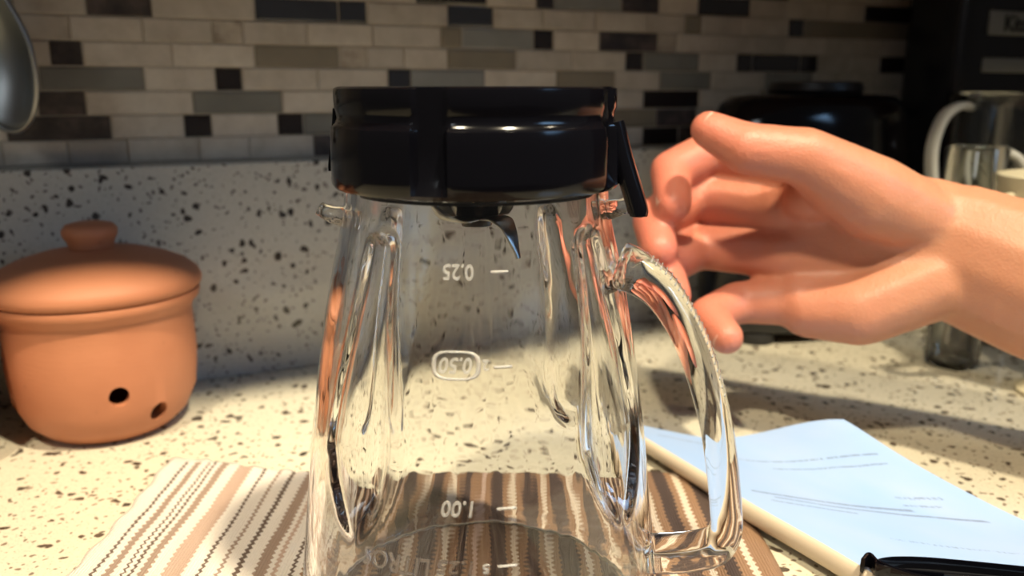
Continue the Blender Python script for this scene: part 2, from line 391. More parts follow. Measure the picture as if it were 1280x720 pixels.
bm = bmesh.new(); sweep(bm, pth, .009, .0024, up=(0, 1, .01), p=3, n=12); obj('handle', bm, M['steel_dull'], ld, ang=40)
# ---------------------------------------------------------------- towel
m = mat('woven_cotton', (.8, .75, .7), .95); t = NT(m); tc = t.n('ShaderNodeTexCoord'); sx = t.n('ShaderNodeSeparateXYZ'); t.l(tc.outputs['Object'], sx.inputs[0])
X, Y = sx.outputs[0], sx.outputs[1]
tri = t.math('PINGPONG', Y, .00175)
wob = t.math('MULTIPLY', t.math('SUBTRACT', t.noise(t.obj(scale=(1, 1, 1)), 28, 2), .5), .0035)
xx = t.math('ADD', t.math('ADD', X, t.math('MULTIPLY', tri, .75)), wob)
cream, tau, dk, pk = (.88, .82, .76), (.40, .29, .23), (.17, .12, .095), (.58, .42, .34)
def stripes(lst, x0, x1, base):
    st = [(0, base)]
    for a, b, c in lst:
        st += [((a - x0) / (x1 - x0), c), ((b - x0) / (x1 - x0), base)]
    f_ = t.math('DIVIDE', t.math('SUBTRACT', xx, x0), x1 - x0, clamp=True)
    return t.ramp(f_, st, 'CONSTANT')
mm = .001
Lst = [(12.5, 13.6, dk), (17, 20.5, tau), (24, 25.2, dk), (27, 28.2, dk), (31, 34.5, tau), (41, 49, pk), (54.5, 56, dk), (62, 63.3, tau), (69, 70.8, dk), (77, 82, tau), (84, 86, pk), (91, 92.5, dk)]
c1 = stripes([(a * mm, b * mm, c) for a, b, c in Lst], 0, .12, cream)
Bk = (.16, .10, .065); br = (.34, .20, .115); br2 = (.09, .06, .05); lc_ = (.78, .66, .52)
Rst = [(98, 102, br2), (104, 108, lc_), (110, 117, br2), (119, 122, pk), (125, 131, br2), (134, 136, lc_), (139, 146, br2), (149, 152, lc_), (155, 160, br2), (163, 166, pk), (170, 177, br2), (180, 183, lc_), (186, 192, br2), (195, 197, lc_), (201, 207, br2), (210, 213, lc_),
       (217, 223, br2), (226, 229, lc_), (232, 238, br2), (242, 245, lc_), (249, 255, br2), (258, 261, lc_), (265, 271, br2), (275, 278, lc_)]
ca = stripes([(a * mm, b * mm, c) for a, b, c in Rst[:12]], .09, .185, br); cb = stripes([(a * mm, b * mm, c) for a, b, c in Rst[12:]], .185, .30, br)
cr = t.mix(t.math('GREATER_THAN', xx, .185), ca, cb)
full = t.mix(t.math('GREATER_THAN', xx, .096), c1, cr)
full = t.mix(t.math('GREATER_THAN', Y, -.0075), full, (.84, .78, .72))
fib = t.noise(t.obj(), 1500, 2); t.color(t.mix(t.math('MULTIPLY', fib, .35), full, (.3, .24, .2), 'MULTIPLY'))
wv = t.n('ShaderNodeTexWave', i_Scale=330.0, bands_direction='Y'); t.l(tc.outputs['Object'], wv.inputs[0]); wv.inputs['Distortion'].default_value = 1.5
wx = t.n('ShaderNodeTexWave', i_Scale=270.0, bands_direction='X'); t.l(tc.outputs['Object'], wx.inputs[0]); wx.inputs['Distortion'].default_value = 1.5
t.bump(t.math('MULTIPLY', wv.outputs['Fac'], wx.outputs['Fac']), .7, .0012)
TW, TL = .285, .46; TO = Vector((-.179, .407, 0))
bm = bmesh.new(); nx, ny = 115, 150
def tz(x, y):
    h = .0026 + .0006 * noise.noise(Vector((x * 30, y * 18, 1))) + .0004 * sin(x * 700)
    e = min(x, TW - x, y + .0001 if False else 1); h -= .0013 * (1 - smoothstep(0, .004, min(x, TW - x)))
    h -= .0012 * (1 - smoothstep(0, .004, y)); return max(.0009, h)
def tpt(i, j, top_):
    x = TW * i / nx; y = TL * j / ny
    edge = (-.016 * smoothstep(0, .08, x) - .001 * x / TW) + .0012 * sin(x * 410) * (j == 0)
    yy = edge * (1 - j / ny) - y
    xo = .0009 * sin(y * 260) * (1 - smoothstep(0, .02, x)) + .0025 * sin(y * 21)
    return (x + xo, yy, tz(x, y) if top_ else .0004)
T = grid(bm, [[tpt(i, j, True) for j in range(ny + 1)] for i in range(nx + 1)])
Bt = grid(bm, [[tpt(i, j, False) for j in range(ny + 1)] for i in range(nx + 1)])
for j in range(ny):
    for i in (0, nx): bm.faces.new((T[i][j], T[i][j + 1], Bt[i][j + 1], Bt[i][j]))
for i in range(nx):
    for j in (0, ny): bm.faces.new((T[i][j], T[i + 1][j], Bt[i + 1][j], Bt[i][j]))
tw = tag(obj('dish_towel', bm, M['woven_cotton'], smooth=True, loc=TO), 'cream dish towel with brown zigzag stripes under the glass jar', 'towel')
# ---------------------------------------------------------------- blender jar, upside down
JC = Vector((-.0115, .275, 0)); JB = .0034      # axis, rim height above the worktop
RT = [(0, .0645), (.004, .0652), (.010, .0640), (.022, .0628), (.040, .0608), (.054, .0592), (.070, .0574), (.085, .0553), (.100, .0532), (.113, .0510), (.127, .0481), (.1406, .0449), (.147, .0436), (.151, .0430), (.156, .0428), (.164, .0426), (.168, .0424)]
RS = catmull([(b, a, 0) for a, b in RT], 8); RTAB = [(p.y, p.x) for p in RS]
def Rj(z): return lerp_tab(RTAB, z)
FL = [radians(a) for a in (-90 - 38, -90 + 53, 90 - 38, 90 + 53)]
def flute(a, z, off=0):
    """inward press of the four long teardrop flutes"""
    zt = .052; ztop = .146
    if z < zt or z > ztop + .002: return 0
    k = (z - zt) / (ztop - zt); wd = radians(14.5) * min(1, (k / .30) ** .55 if k > 0 else 0) * (1 - .58 * smoothstep(.2, 1, k))
    if wd < 1e-3: return 0
    f_ = smoothstep(0, .16, k) * (1 - .35 * k) * (1 - smoothstep(.93, 1.0, k)); s = 0
    for c in FL:
        d = abs((a - c + pi) % (2 * pi) - pi)
        if d < wd * 1.25: s += .5 + .5 * cos(pi * min(1, d / (wd * 1.25)))
    return .0088 * f_ * s
jar = thing('blender_jar', 'upturned clear glass blender jar with fluted sides, black collar and raised volume marks', 'blender jar', JC + Vector((0, 0, JB)))
NA = 288
def jrow(z, inner):
    row = []
    for k in range(NA):
        a = 2 * pi * k / NA; base = Rj(z); fl = flute(a, z)
        r = base - (.0040 + .0008 * smoothstep(.03, 0, z) if inner else 0) - fl * (1 if not inner else .92)
        row.append((r * cos(a), r * sin(a), z))
    return row
zs = [.0006 + .1674 * k / 150 for k in range(151)]
rows = [jrow(z, False) for z in zs] + [[((Rj(.168) - .002) * cos(2 * pi * k / NA), (Rj(.168) - .002) * sin(2 * pi * k / NA), .1690) for k in range(NA)]] + [jrow(z, True) for z in reversed(zs)] + [[((Rj(0) - .0022) * cos(2 * pi * k / NA), (Rj(0) - .0022) * sin(2 * pi * k / NA), -.0006) for k in range(NA)]]
bm = bmesh.new(); grid(bm, rows, closeu=True, closev=True)
body = obj('glass_body', bm, M['jar_glass'], jar, smooth=True)
# handle
AZ = radians(-14); hd = Vector((cos(AZ), sin(AZ), 0)); side = Vector((-sin(AZ), cos(AZ), 0))
hpz = [(.0470, .1345), (.0530, .1325), (.0612, .1265), (.0690, .1150), (.0745, .1025), (.0797, .0861), (.0830, .0696), (.0851, .0540), (.0856, .0470), (.0830, .0405), (.0765, .0372), (.0690, .0352), (.0612, .0338)]
hpz = [(r, z - JB) for r, z in hpz]
hp_ = catmull([hd * r + Vector((0, 0, z)) for r, z in hpz], 6)
def hs_(k):
    a = 1.35 - .35 * smoothstep(0, .22, k); b = 1.0 + .1 * smoothstep(.55, .75, k); return (1, a * b)
bm = bmesh.new(); sweep(bm, hp_, .0165, .0098, up=side.cross(Vector((0, 0, 1))), p=3.0, n=28, scl=hs_) if False else None
rows = []
for i, c in enumerate(hp_):
    t_ = (hp_[min(i + 1, len(hp_) - 1)] - hp_[max(i - 1, 0)]).normalized(); nrm = t_.cross(side).normalized(); k = i / (len(hp_) - 1)
    hh = .0105 * (1.40 - .40 * smoothstep(0, .25, k)); ww = .0170 + .004 * (1 - smoothstep(0, .1, k)); row = []
    for j in range(28):
        a = 2 * pi * j / 28; ca, sa = cos(a), sin(a); pw = 2 / 2.8
        row.append(c + nrm * math.copysign(abs(ca) ** pw, ca) * hh / 2 + side * math.copysign(abs(sa) ** pw, sa) * ww / 2)
    rows.append(row)
V = grid(bm, rows, closev=True); bm.faces.new(V[0]); bm.faces.new(V[-1])
hnd = obj('handle', bm, M['jar_glass'], jar, smooth=True)
# small raised ribs on the outside of the handle's upper bend
for q in range(22):
    k = .10 + .28 * q / 21; i = int(k * (len(hp_) - 1)); fr = k * (len(hp_) - 1) - i; c = hp_[i].lerp(hp_[i + 1], fr); t_ = (hp_[i + 1] - hp_[i]).normalized(); nrm = side.cross(t_).normalized()
    if nrm.dot(hd + Vector((0, 0, 1))) < 0: nrm = -nrm
    hh = .0105 * (1.40 - .40 * smoothstep(0, .25, k)) / 2
    bm = bmesh.new(); p = c + nrm * (hh - .0003); sweep(bm, [p - side * .0048, p + side * .0048], .0007, .0006, up=tuple(nrm), n=8)
    obj('rib', bm, M['mark_glass'], hnd, smooth=True)
# lugs at the neck
for a, zc_ in ((pi + .02, .1450), (-.02, .1475)):
    bm = bmesh.new(); c = Vector((cos(a), sin(a), 0)); p = c * .0432 + Vector((0, 0, zc_)); sweep(bm, [p, p + c * .0045 + Vector((0, 0, .001)), p + c * .0085 + Vector((0, 0, .003))], .011, .0062, p=3, n=16, scl=lambda k: 1 - .35 * k)
    obj('lug', bm, M['jar_glass'], jar, smooth=True)
# raised writing and strokes, upside down with the jar
def jarhit(u, v):
    d = ray(u, v); o = Vector((0, 0, H)) - JC - Vector((0, 0, JB))
    for k in range(4000):
        p = o + d * (.15 + k * .0001)
        if p.xy.length < Rj(p.z): return math.atan2(p.y, p.x), p.z
def curved(name, text, u0, u1, v0, v1, m_, thick=.0006, italic=.0):
    cu = bpy.data.curves.new('t', 'FONT'); cu.body = text; cu.size = 1; cu.extrude = .5; cu.resolution_u = 3; cu.shear = italic; cu.offset = .012
    o = bpy.data.objects.new('t', cu); COL.objects.link(o); bpy.context.view_layer.update()
    me = bpy.data.meshes.new_from_object(o.evaluated_get(bpy.context.evaluated_depsgraph_get())); bpy.data.objects.remove(o)
    xs = [q.co.x for q in me.vertices]; ys = [q.co.y for q in me.vertices]; X0, X1, Y0, Y1 = min(xs), max(xs), min(ys), max(ys)
    a0, z0 = jarhit(u0, (v0 + v1) / 2); a1, _ = jarhit(u1, (v0 + v1) / 2); _, zt = jarhit((u0 + u1) / 2, v0); _, zb = jarhit((u0 + u1) / 2, v1)
    bm = bmesh.new(); bm.from_mesh(me); bmesh.ops.remove_doubles(bm, verts=bm.verts, dist=.0005)
    bmesh.ops.subdivide_edges(bm, edges=[e for e in bm.edges if abs(e.verts[0].co.x - e.verts[1].co.x) > .15], cuts=2)
    for q in bm.verts:
        fx = (X1 - q.co.x) / (X1 - X0); fy = (q.co.y - Y0) / (Y1 - Y0)      # turned by half a circle
        a = a0 + (a1 - a0) * fx; z = zt + (zb - zt) * fy; r = Rj(z) - .00012 + (q.co.z + .5) * thick
        q.co = (r * cos(a), r * sin(a), z)
    nm = bpy.data.meshes.new(name); bm.to_mesh(nm); bm.free(); nm.materials.clear()
    return link(name, nm, m_, jar)
curved('volume_mark', '0.25', 554, 592, 330, 350, M['mark_glass'])
curved('volume_mark', '0.50', 549, 590, 447, 467, M['mark_glass'], italic=.15)
curved('volume_mark', '1.00', 552, 592, 626, 646, M['mark_glass'], italic=.15)
curved('volume_mark', '1.25', 546, 592, 701, 718, M['embossed_glass'], italic=.15)
curved('volume_mark', 'LITROS', 455, 538, 692, 716, M['embossed_glass'], italic=.15)
curved('volume_mark', '2', 603, 611, 450, 463, M['mark_glass'])
curved('volume_mark', '5', 603, 612, 705, 716, M['mark_glass'])
def stroke(u0, u1, v, hpx=3):
    a0, z = jarhit(u0, v); a1, _ = jarhit(u1, v); bm = bmesh.new(); hh = .00042
    sweep(bm, [Vector(((Rj(z) + .0001) * cos(a), (Rj(z) + .0001) * sin(a), z)) for a in [a0 + (a1 - a0) * k / 8 for k in range(9)]], .0009, hh * 2, n=10); obj('volume_stroke', bm, M['mark_glass'], jar, smooth=True)
for q in ((613, 635, 340), (617, 640, 459), (621, 645, 636), (622, 646, 708)): stroke(*q)
# pad round the 0.50 mark
bm = bmesh.new(); a0, zc_ = jarhit(570, 457); rows = []
for k in range(48):
    b = 2 * pi * k / 48; cb_, sb = cos(b), sin(b); px = math.copysign(abs(cb_) ** .6, cb_) * .0062; pz = math.copysign(abs(sb) ** .6, sb) * .0038
    row = []
    for j in range(8):
        g = 2 * pi * j / 8; e = 1 + .0005 * cos(g) / .005; r = Rj(zc_ + pz) + .0001 + .0005 * sin(g); a = a0 + px * e / .0505
        row.append((r * cos(a), r * sin(a), zc_ + pz * e))
    rows.append(row)
grid(bm, rows, closeu=True, closev=True); obj('mark_border', bm, M['mark_glass'], jar, smooth=True)
# black collar: lower skirt, stepped shoulder, flat top; its own ribs and lever
cz = .1560; 
def crow(r0, z, a):
    # the collar carries a raised lug band every 60 degrees
    return r0
prof = [(.0432, .1555), (.0455, .1548), (.0463, .1560), (.0464, .1600), (.0463, .1690), (.0461, .1735), (.0458, .1748), (.0446, .1758), (.0440, .1775), (.0442, .1792), (.0447, .1805), (.0448, .1850), (.0446, .1862), (.0434, .1868), (.030, .1866), (0, .1866)]
n = 240; rows = []
chan = [radians(a) for a in (-90 - 14.5, -90 + 66, 90 - 20, 90 + 55, 180 + 8)]
prof = [(r, z + .0012 if z < .17 else z) for r, z in prof]
bm = bmesh.new(); P = []
for (r, z) in prof[:-1]:
    row = []
    for k in range(n):
        a = 2 * pi * k / n; rr = r
        for c in chan:
            d = abs((a - c + pi) % (2 * pi) - pi)
            if d < radians(6.2) and .1592 < z < .1868 and r > .04:
                e = smoothstep(radians(6.2), radians(5.2), d); rr = r + (.04655 - r) * e if False else r * (1 - e) + .0435 * e
        row.append((rr * cos(a), rr * sin(a), z))
    P.append(row)
# underside ring back to the start
P = [[(.0434 * cos(2 * pi * k / n), .0434 * sin(2 * pi * k / n), .1800) for k in range(n)]] + P
V = grid(bm, P, closev=True); bm.faces.new(V[-1])
collar = obj('collar', bm, M['black_gloss'], jar, ang=35)
# wide band with bright edge at the right, side levers
def lever(a, r0, z0, r1, z1, wid, th_):
    c = Vector((cos(a), sin(a), 0)); bm = bmesh.new()
    pth = [c * r0 + Vector((0, 0, z0)), c * (r0 * .6 + r1 * .4) + Vector((0, 0, z0 * .6 + z1 * .4)), c * r1 + Vector((0, 0, z1 + .003)), c * (r1 + .0003) + Vector((0, 0, z1))]
    sweep(bm, catmull(pth, 5), wid, th_, up=tuple(c), p=3.2, n=20, scl=lambda k: (1, 1 - .25 * smoothstep(.85, 1, k))); return obj('lever', bm, M['black_gloss'], collar, ang=50)
lever(radians(-10), .0440, .1760, .0520, .1470, .011, .0066)
lever(radians(180 - 6), .0452, .180, .0475, .1600, .010, .0018)
lever(radians(75), .0462, .1845, .0548, .1490, .012, .0052)
# blade unit
bm = bmesh.new(); lathe(bm, [(0, .1545), (.0405, .1545), (.0425, .1555), (.0425, .1600), (0, .1605)], 64); hub = obj('blade_base', bm, M['steel'], jar, ang=35); hub.location.z = .003
bm = bmesh.new(); lathe(bm, [(.0375, .1540), (.0380, .1538), (.0380, .1546), (.0360, .1546), (.0360, .1540), (.0375, .1540)], 96); obj('gasket', bm, M['black_rubber'], jar, ang=40)
bm = bmesh.new(); lathe(bm, [(0, .1545), (.0125, .1545), (.0125, .1500), (.0095, .1470), (.0080, .1440), (.0055, .1415), (.0050, .1395), (0, .1392)], 32); obj('blade_hub', bm, M['black_gloss'], hub, ang=40)
for a, dz, L in ((-.75, -.012, .0165), (2.4, .004, .024), (.95, .004, .024), (4.1, .006, .024)):
    c = Vector((cos(a), sin(a), 0)); s = Vector((0, 0, 1)).cross(c); b0 = Vector((0, 0, .1425)); bm = bmesh.new()
    P3 = [b0 + c * .004, b0 + c * .011, b0 + c * (.011 + L * .25) + Vector((0, 0, dz * .35)), b0 + c * (.011 + L * .45) + Vector((0, 0, dz))]
    sweep(bm, catmull(P3, 5), .0095, .0012, up=(0, 0, 1) if abs(dz) < .01 else tuple(c * .7 + Vector((0, 0, .7))), p=4, n=12, scl=lambda k: (1 - .85 * max(0, k - .35) / .65, 1)); obj('blade', bm, M['blade_steel'], hub, ang=40)
# ---------------------------------------------------------------- booklet
m = mat('cool_lit_paper', (.40, .53, .74), .3); t = NT(m); v = t.obj(); sp = t.n('ShaderNodeUVMap'); sx = t.n('ShaderNodeSeparateXYZ'); t.l(sp.outputs[0], sx.inputs[0])
U_, V_ = sx.outputs[0], sx.outputs[1]
def line(v0, wv_, u0, u1, dens, sc):
    yy = t.math('ADD', V_, t.math('MULTIPLY', t.math('SUBTRACT', t.noise(sp.outputs[0], sc, 2), .5), .012))
    band = t.math('LESS_THAN', t.math('ABSOLUTE', t.math('SUBTRACT', yy, v0)), wv_)
    rng = t.math('MULTIPLY', t.math('GREATER_THAN', U_, u0), t.math('LESS_THAN', U_, u1))
    nzz = t.n('ShaderNodeTexNoise', i_Scale=120.0); mp = t.n('ShaderNodeMapping'); mp.inputs['Scale'].default_value = (1, .25, 1); t.l(sp.outputs[0], mp.inputs[0]); t.l(mp.outputs[0], nzz.inputs['Vector'])
    return t.math('MULTIPLY', t.math('MULTIPLY', band, rng), t.math('MULTIPLY', t.math('GREATER_THAN', nzz.outputs[0], dens), .6))
c = None
for a in ((.10, .006, .12, .42, .45, 3), (.22, .004, .3, .92, .42, 4), (.27, .004, .45, .9, .47, 6), (.50, .007, .10, .66, .40, 5), (.53, .005, .16, .85, .36, 7), (.565, .004, .12, .40, .42, 5), (.43, .006, .7, .86, .5, 20), (.47, .004, .66, .8, .48, 16), (.70, .003, .3, .7, .52, 5)):
    q = line(*a); c = q if c is None else t.math('MAXIMUM', c, q)
t.color(t.mix(c, t.mix(t.noise(sp.outputs[0], 3.5, 2), (.40, .49, .68), (.26, .44, .74)), (.12, .14, .20)))  # cool light falling on white pages is mixed into this blue
m = mat('page_edges', (.72, .65, .50), .8); t = NT(m); ge = t.n('ShaderNodeTexWave', i_Scale=900.0, bands_direction='Z'); t.l(t.obj(), ge.inputs[0]); ge.inputs['Distortion'].default_value = 2
t.color(t.mix(ge.outputs['Fac'], (.62, .56, .43), (.76, .70, .56)))
mat('cover_paper', (.58, .49, .38), .5)
bk = thing('booklet', 'thick paper booklet with curled white pages, right of the glass jar handle', 'booklet')
# rails in world space: spine side (left) and free side (right), far to near
Ls = catmull([G(770, 541, .003), G(811, 568, .003), G(880, 613, .003), G(930, 649, .003), G(1045, 718, .003), G(1190, 812, .003)], 6)
Rs = catmull([(.1655, .3920, 0), (.1800, .3680, 0), (.2010, .3390, 0), (.2290, .3040, 0), (.2590, .2710, 0), (.290, .238, 0)], 6)
for q_ in Ls + Rs: q_.z = 0
nL = len(Ls) - 1
def topz(i, s):
    k = i / nL; curl = (1 - smoothstep(-.1, .62, k)) * .019 * smoothstep(.35, 1, s) ** 1.2
    return .0105 + .0018 * smoothstep(0, .7, k) + curl - .0030 * sin(pi * s) * (1 - k * .4) - .004 * smoothstep(.8, 1, s) * smoothstep(.35, .9, k)
def leaf(name, z_off, th_, ins, mtop, bulge=0.0, flat=0.0):
    bm = bmesh.new(); ns = 30; uvl = bm.loops.layers.uv.new('UVMap')
    def pt(i, j, top_):
        s = j / ns; a = Ls[i].lerp(Rs[i], ins + (1 - 2 * ins) * s); z = topz(i, s) * (1 - flat) + .0105 * flat + z_off
        return Vector((a.x, a.y, z if top_ else z - th_(i, s)))
    A = grid(bm, [[pt(i, j, True) for j in range(ns + 1)] for i in range(nL + 1)]); B = grid(bm, [[pt(i, j, False) for j in range(ns + 1)] for i in range(nL + 1)])
    for i in range(nL):
        for j in (0, ns): bm.faces.new((A[i][j], A[i + 1][j], B[i + 1][j], B[i][j]))
    for j in range(ns):
        for i in (0, nL): bm.faces.new((A[i][j], A[i][j + 1], B[i][j + 1], B[i][j]))
    idx = {}
    for i in range(nL + 1):
        for j in range(ns + 1): idx[A[i][j]] = idx[B[i][j]] = (j / ns, i / nL)
    for f_ in bm.faces:
        for l_ in f_.loops: l_[uvl].uv = idx[l_.vert]
    return obj(name, bm, mtop, bk, ang=40)
leaf('top_page', .0004, lambda i, s: .00035, 0, M['cool_lit_paper'])
leaf('page_block', -.0001, lambda i, s: max(.0008, (topz(i, s) - .0045) * (1 - .72 * smoothstep(.4, 1, s) * (1 - smoothstep(0, .42, i / nL)))), .012, M['page_edges'])
leaf('page', -.0022, lambda i, s: .0003, .004, M['cover_paper'])
leaf('back_cover', -.0060, lambda i, s: .0012, 0, M['cover_paper'], flat=1.0)
bm = bmesh.new(); rows = []                    # rounded spine roll
for i, c in enumerate(Ls):
    t_ = (Ls[min(i + 1, nL)] - Ls[max(i - 1, 0)]).normalized(); out = Vector((t_.y, -t_.x, 0)); 
    if out.x > 0: out = -out
    zt = topz(i, 0) + .0004; zb = .0035; row = []
    for k in range(13):
        a = pi / 2 - pi * k / 12; row.append(c + out * (.0032 * cos(a)) + Vector((0, 0, (zt + zb) / 2 + (zt - zb) / 2 * sin(a))))
    for k in range(13):
        a = -pi / 2 + pi * k / 12; row.append(c + out * (.0024 * cos(a)) + Vector((0, 0, (zt + zb) / 2 + ((zt - zb) / 2 - .0006) * sin(a))))
    rows.append(row)
V = grid(bm, rows, closev=True); bm.faces.new(V[0]); bm.faces.new(V[-1]); obj('spine', bm, M['cover_paper'], bk, ang=60)
# ---------------------------------------------------------------- black strap on the booklet's near edge
st = thing('glossy_strap', 'looped glossy black strap lying across the near end of the booklet', 'strap')
def onb(u, v, z): return G(u, v, z)
lp = [onb(1290, 717, .0165), onb(1200, 708, .0165), onb(1150, 704, .0165), onb(1112, 704, .0165), onb(1094, 709, .0165), onb(1110, 716, .0165), onb(1150, 721, .0165), onb(1230, 728, .0165), onb(1320, 735, .0165)]
bm = bmesh.new(); sweep(bm, catmull([p + Vector((0, 0, -.0002)) for p in lp], 8), .0011, .0058, p=4, n=12); obj('band', bm, M['black_gloss'], st, ang=40)
lp = [onb(1078, 706, .0165), onb(1086, 699, .0165), onb(1098, 709, .0165), onb(1130, 722, .0165), onb(1190, 735, .0165)]
bm = bmesh.new(); sweep(bm, catmull([p + Vector((0, 0, -.0002)) for p in lp], 8), .0016, .0062, p=4, n=12); obj('keeper', bm, M['black_gloss'], st, ang=40)
bm = bmesh.new(); q = [onb(1104, 709, .0145), onb(1150, 708, .0145), onb(1290, 722, .0145), onb(1320, 735, .0145), onb(1230, 728, .0145), onb(1150, 718, .0145)]
vs_ = [bm.verts.new(p) for p in q]; f_ = bm.faces.new(vs_); r = bmesh.ops.extrude_face_region(bm, geom=[f_])
for e in r['geom']:
    if isinstance(e, bmesh.types.BMVert): e.co.z -= .0008
obj('lining', bm, M['black_plastic'], st)
# ---------------------------------------------------------------- motor base behind the hand
mb = thing('blender_motor_base', 'glossy black blender motor base behind the hand, against the upstand', 'blender base', Vector((.2335, .6660, 0)), RW)
bm = bmesh.new(); pf = [(0, .008), (.90, .008), (.955, .010), (.975, .014), (.985, .019), (.985, .024)]; lathe(bm, pf, 96, .095, .053)
obj('foot_ring', bm, M['black_plastic'], mb, ang=40)
bm = bmesh.new(); lathe(bm, [(.0, .0242), (.985, .0242), (.998, .025), (.998, .028), (.985, .0288), (0, .0288)], 96, .095, .053); obj('chrome_trim', bm, M['chrome'], mb, ang=40)
bm = bmesh.new(); lathe(bm, [(0, .029), (.975, .029), (.985, .040), (.99, .07), (.985, .11), (.965, .145), (.93, .165), (.87, .177), (.78, .183), (.6, .1850), (0, .1852)], 96, .095, .053); obj('housing', bm, M['black_gloss'], mb, ang=40)
bm = bmesh.new(); lathe(bm, [(0, .1852), (.034, .1852), (.036, .188), (.034, .1935), (.030, .1945), (.028, .190), (0, .190)], 48); obj('drive_socket', bm, M['black_plastic'], mb, ang=40)
for a in (35, 145, 215, 325):
    bm = bmesh.new(); lathe(bm, [(0, 0), (.013, 0), (.0145, .003), (.0135, .0085), (0, .0085)], 24, c=(.068 * cos(radians(a)) * 1.1, .030 * sin(radians(a)) * 1.35)); obj('foot', bm, M['black_rubber'], mb, ang=40)
bm = bmesh.new(); mmx = Matrix.Translation((.0, -.0515, .075)) @ Matrix.Rotation(pi / 2, 4, 'X'); bmesh.ops.create_cone(bm, cap_ends=True, segments=40, radius1=.019, radius2=.016, depth=.012, matrix=mmx); kn = obj('dial', bm, M['steel'], mb, ang=40)
# ---------------------------------------------------------------- dark appliance with silver bands
P0 = Vector((.372, .716, 0)); ap = thing('coffee_grinder', 'tall black appliance with silver lettered band at the right edge, behind the jug', 'appliance', P0, RW)
bm = bmesh.new(); box(bm, 0, .19, .002, .066, .006, .34, .012, 4); obj('body', bm, M['appliance_black'], ap, ang=40)
bm = bmesh.new(); box(bm, .026, .189, -.0006, .004, .2325, .252, .0012, 2); bd = obj('badge_band', bm, M['badge_silver'], ap, ang=40)
bm = bmesh.new(); box(bm, .024, .189, -.0006, .004, .2020, .2140, .0012, 2); obj('silver_band', bm, M['badge_silver'], ap, ang=40)
cu = bpy.data.curves.new('t', 'FONT'); cu.body = 'KitchenAid'; cu.size = .0185; cu.extrude = .0004; cu.offset = .0004; o = bpy.data.objects.new('t', cu); COL.objects.link(o); bpy.context.view_layer.update()
me = bpy.data.meshes.new_from_object(o.evaluated_get(bpy.context.evaluated_depsgraph_get())); bpy.data.objects.remove(o); me.materials.clear()
lt = link('lettering', me, M['badge_ink'], bd); lt.rotation_euler = (pi / 2, 0, 0); lt.location = (.042, -.0008, .2357)
for x, y in ((.02, .016), (.17, .016), (.02, .052), (.17, .052)):
    bm = bmesh.new(); lathe(bm, [(0, 0), (.008, 0), (.008, .0062), (0, .0062)], 16, c=(x, y)); obj('foot', bm, M['black_rubber'], ap, ang=40)
# ---------------------------------------------------------------- clear jug, small cup, cream pot
JG = Vector((.392, .640, 0)); jg = thing('glass_jug', 'clear jug with a frosted C shaped handle, right of the motor base', 'jug', JG)
bm = bmesh.new(); lathe(bm, [(0, 0), (.046, 0), (.049, .003), (.054, .09), (.0575, .172), (.0600, .176), (.0600, .184), (.0580, .186), (.0555, .183), (.0515, .09), (.0465, .006), (0, .005)], 72); obj('jug_body', bm, M['cup_glass'], jg, ang=50)
a = radians(190); c = Vector((cos(a), sin(a), 0))
bm = bmesh.new(); sweep(bm, catmull([c * .0560 + Vector((0, 0, .1760)), c * .066 + Vector((0, 0, .1765)), c * .078 + Vector((0, 0, .168)), c * .084 + Vector((0, 0, .146)), c * .080 + Vector((0, 0, .118)), c * .070 + Vector((0, 0, .092)), c * .054 + Vector((0, 0, .078))], 7), .014, .0062, up=(0.17, -.98, 0) if False else (c.y, -c.x, 0), p=3, n=16, scl=lambda k: (.42, 2.0)); obj('handle', bm, M['frosted_plastic'], jg, ang=50)
CG = Vector((.310, .565, 0)); cg = thing('measuring_cup', 'small clear cup with pale curved handle between the motor base and the jug', 'cup', CG)
bm = bmesh.new(); lathe(bm, [(0, 0), (.016, 0), (.0175, .003), (.0190, .15), (.0175, .152), (.0160, .15), (.0150, .005), (0, .004)], 48); obj('cup_body', bm, M['cup_glass'], cg, ang=50)
a = radians(-8); c = Vector((cos(a), sin(a), 0))
bm = bmesh.new(); sweep(bm, catmull([c * .0185 + Vector((0, 0, .148)), c * .026 + Vector((0, 0, .143)), c * .035 + Vector((0, 0, .128)), c * .038 + Vector((0, 0, .106)), c * .034 + Vector((0, 0, .084)), c * .018 + Vector((0, 0, .072))], 7), .006, .012, up=(c.y, -c.x, 0), p=3, n=16); obj('handle', bm, M['frosted_plastic'], cg, ang=50)
CR = Vector((.347, .503, 0)); cr_ = thing('cream_bowl', 'cream ceramic footed bowl at the right edge with a handle sloping down to the left', 'bowl', CR)
bm = bmesh.new(); lathe(bm, [(0, 0), (.024, 0), (.025, .003), (.015, .010), (.0115, .025), (.0115, .045), (.016, .056), (.030, .070), (.041, .090), (.047, .115), (.050, .134), (.0505, .138), (.048, .1385), (.0445, .115), (.038, .092), (.026, .074), (.012, .064), (0, .062)], 64); obj('bowl_body', bm, M['cream_ceramic'], cr_, ang=50)
a = radians(184); c = Vector((cos(a), sin(a), 0))
bm = bmesh.new(); sweep(bm, catmull([c * .0475 + Vector((0, 0, .126)), c * .058 + Vector((0, 0, .122)), c * .070 + Vector((0, 0, .112)), c * .076 + Vector((0, 0, .100)), c * .068 + Vector((0, 0, .086)), c * .039 + Vector((0, 0, .088))], 7), .008, .008, up=(c.y, -c.x, 0), p=2.4, n=16); obj('handle', bm, M['cream_ceramic'], cr_, ang=50)
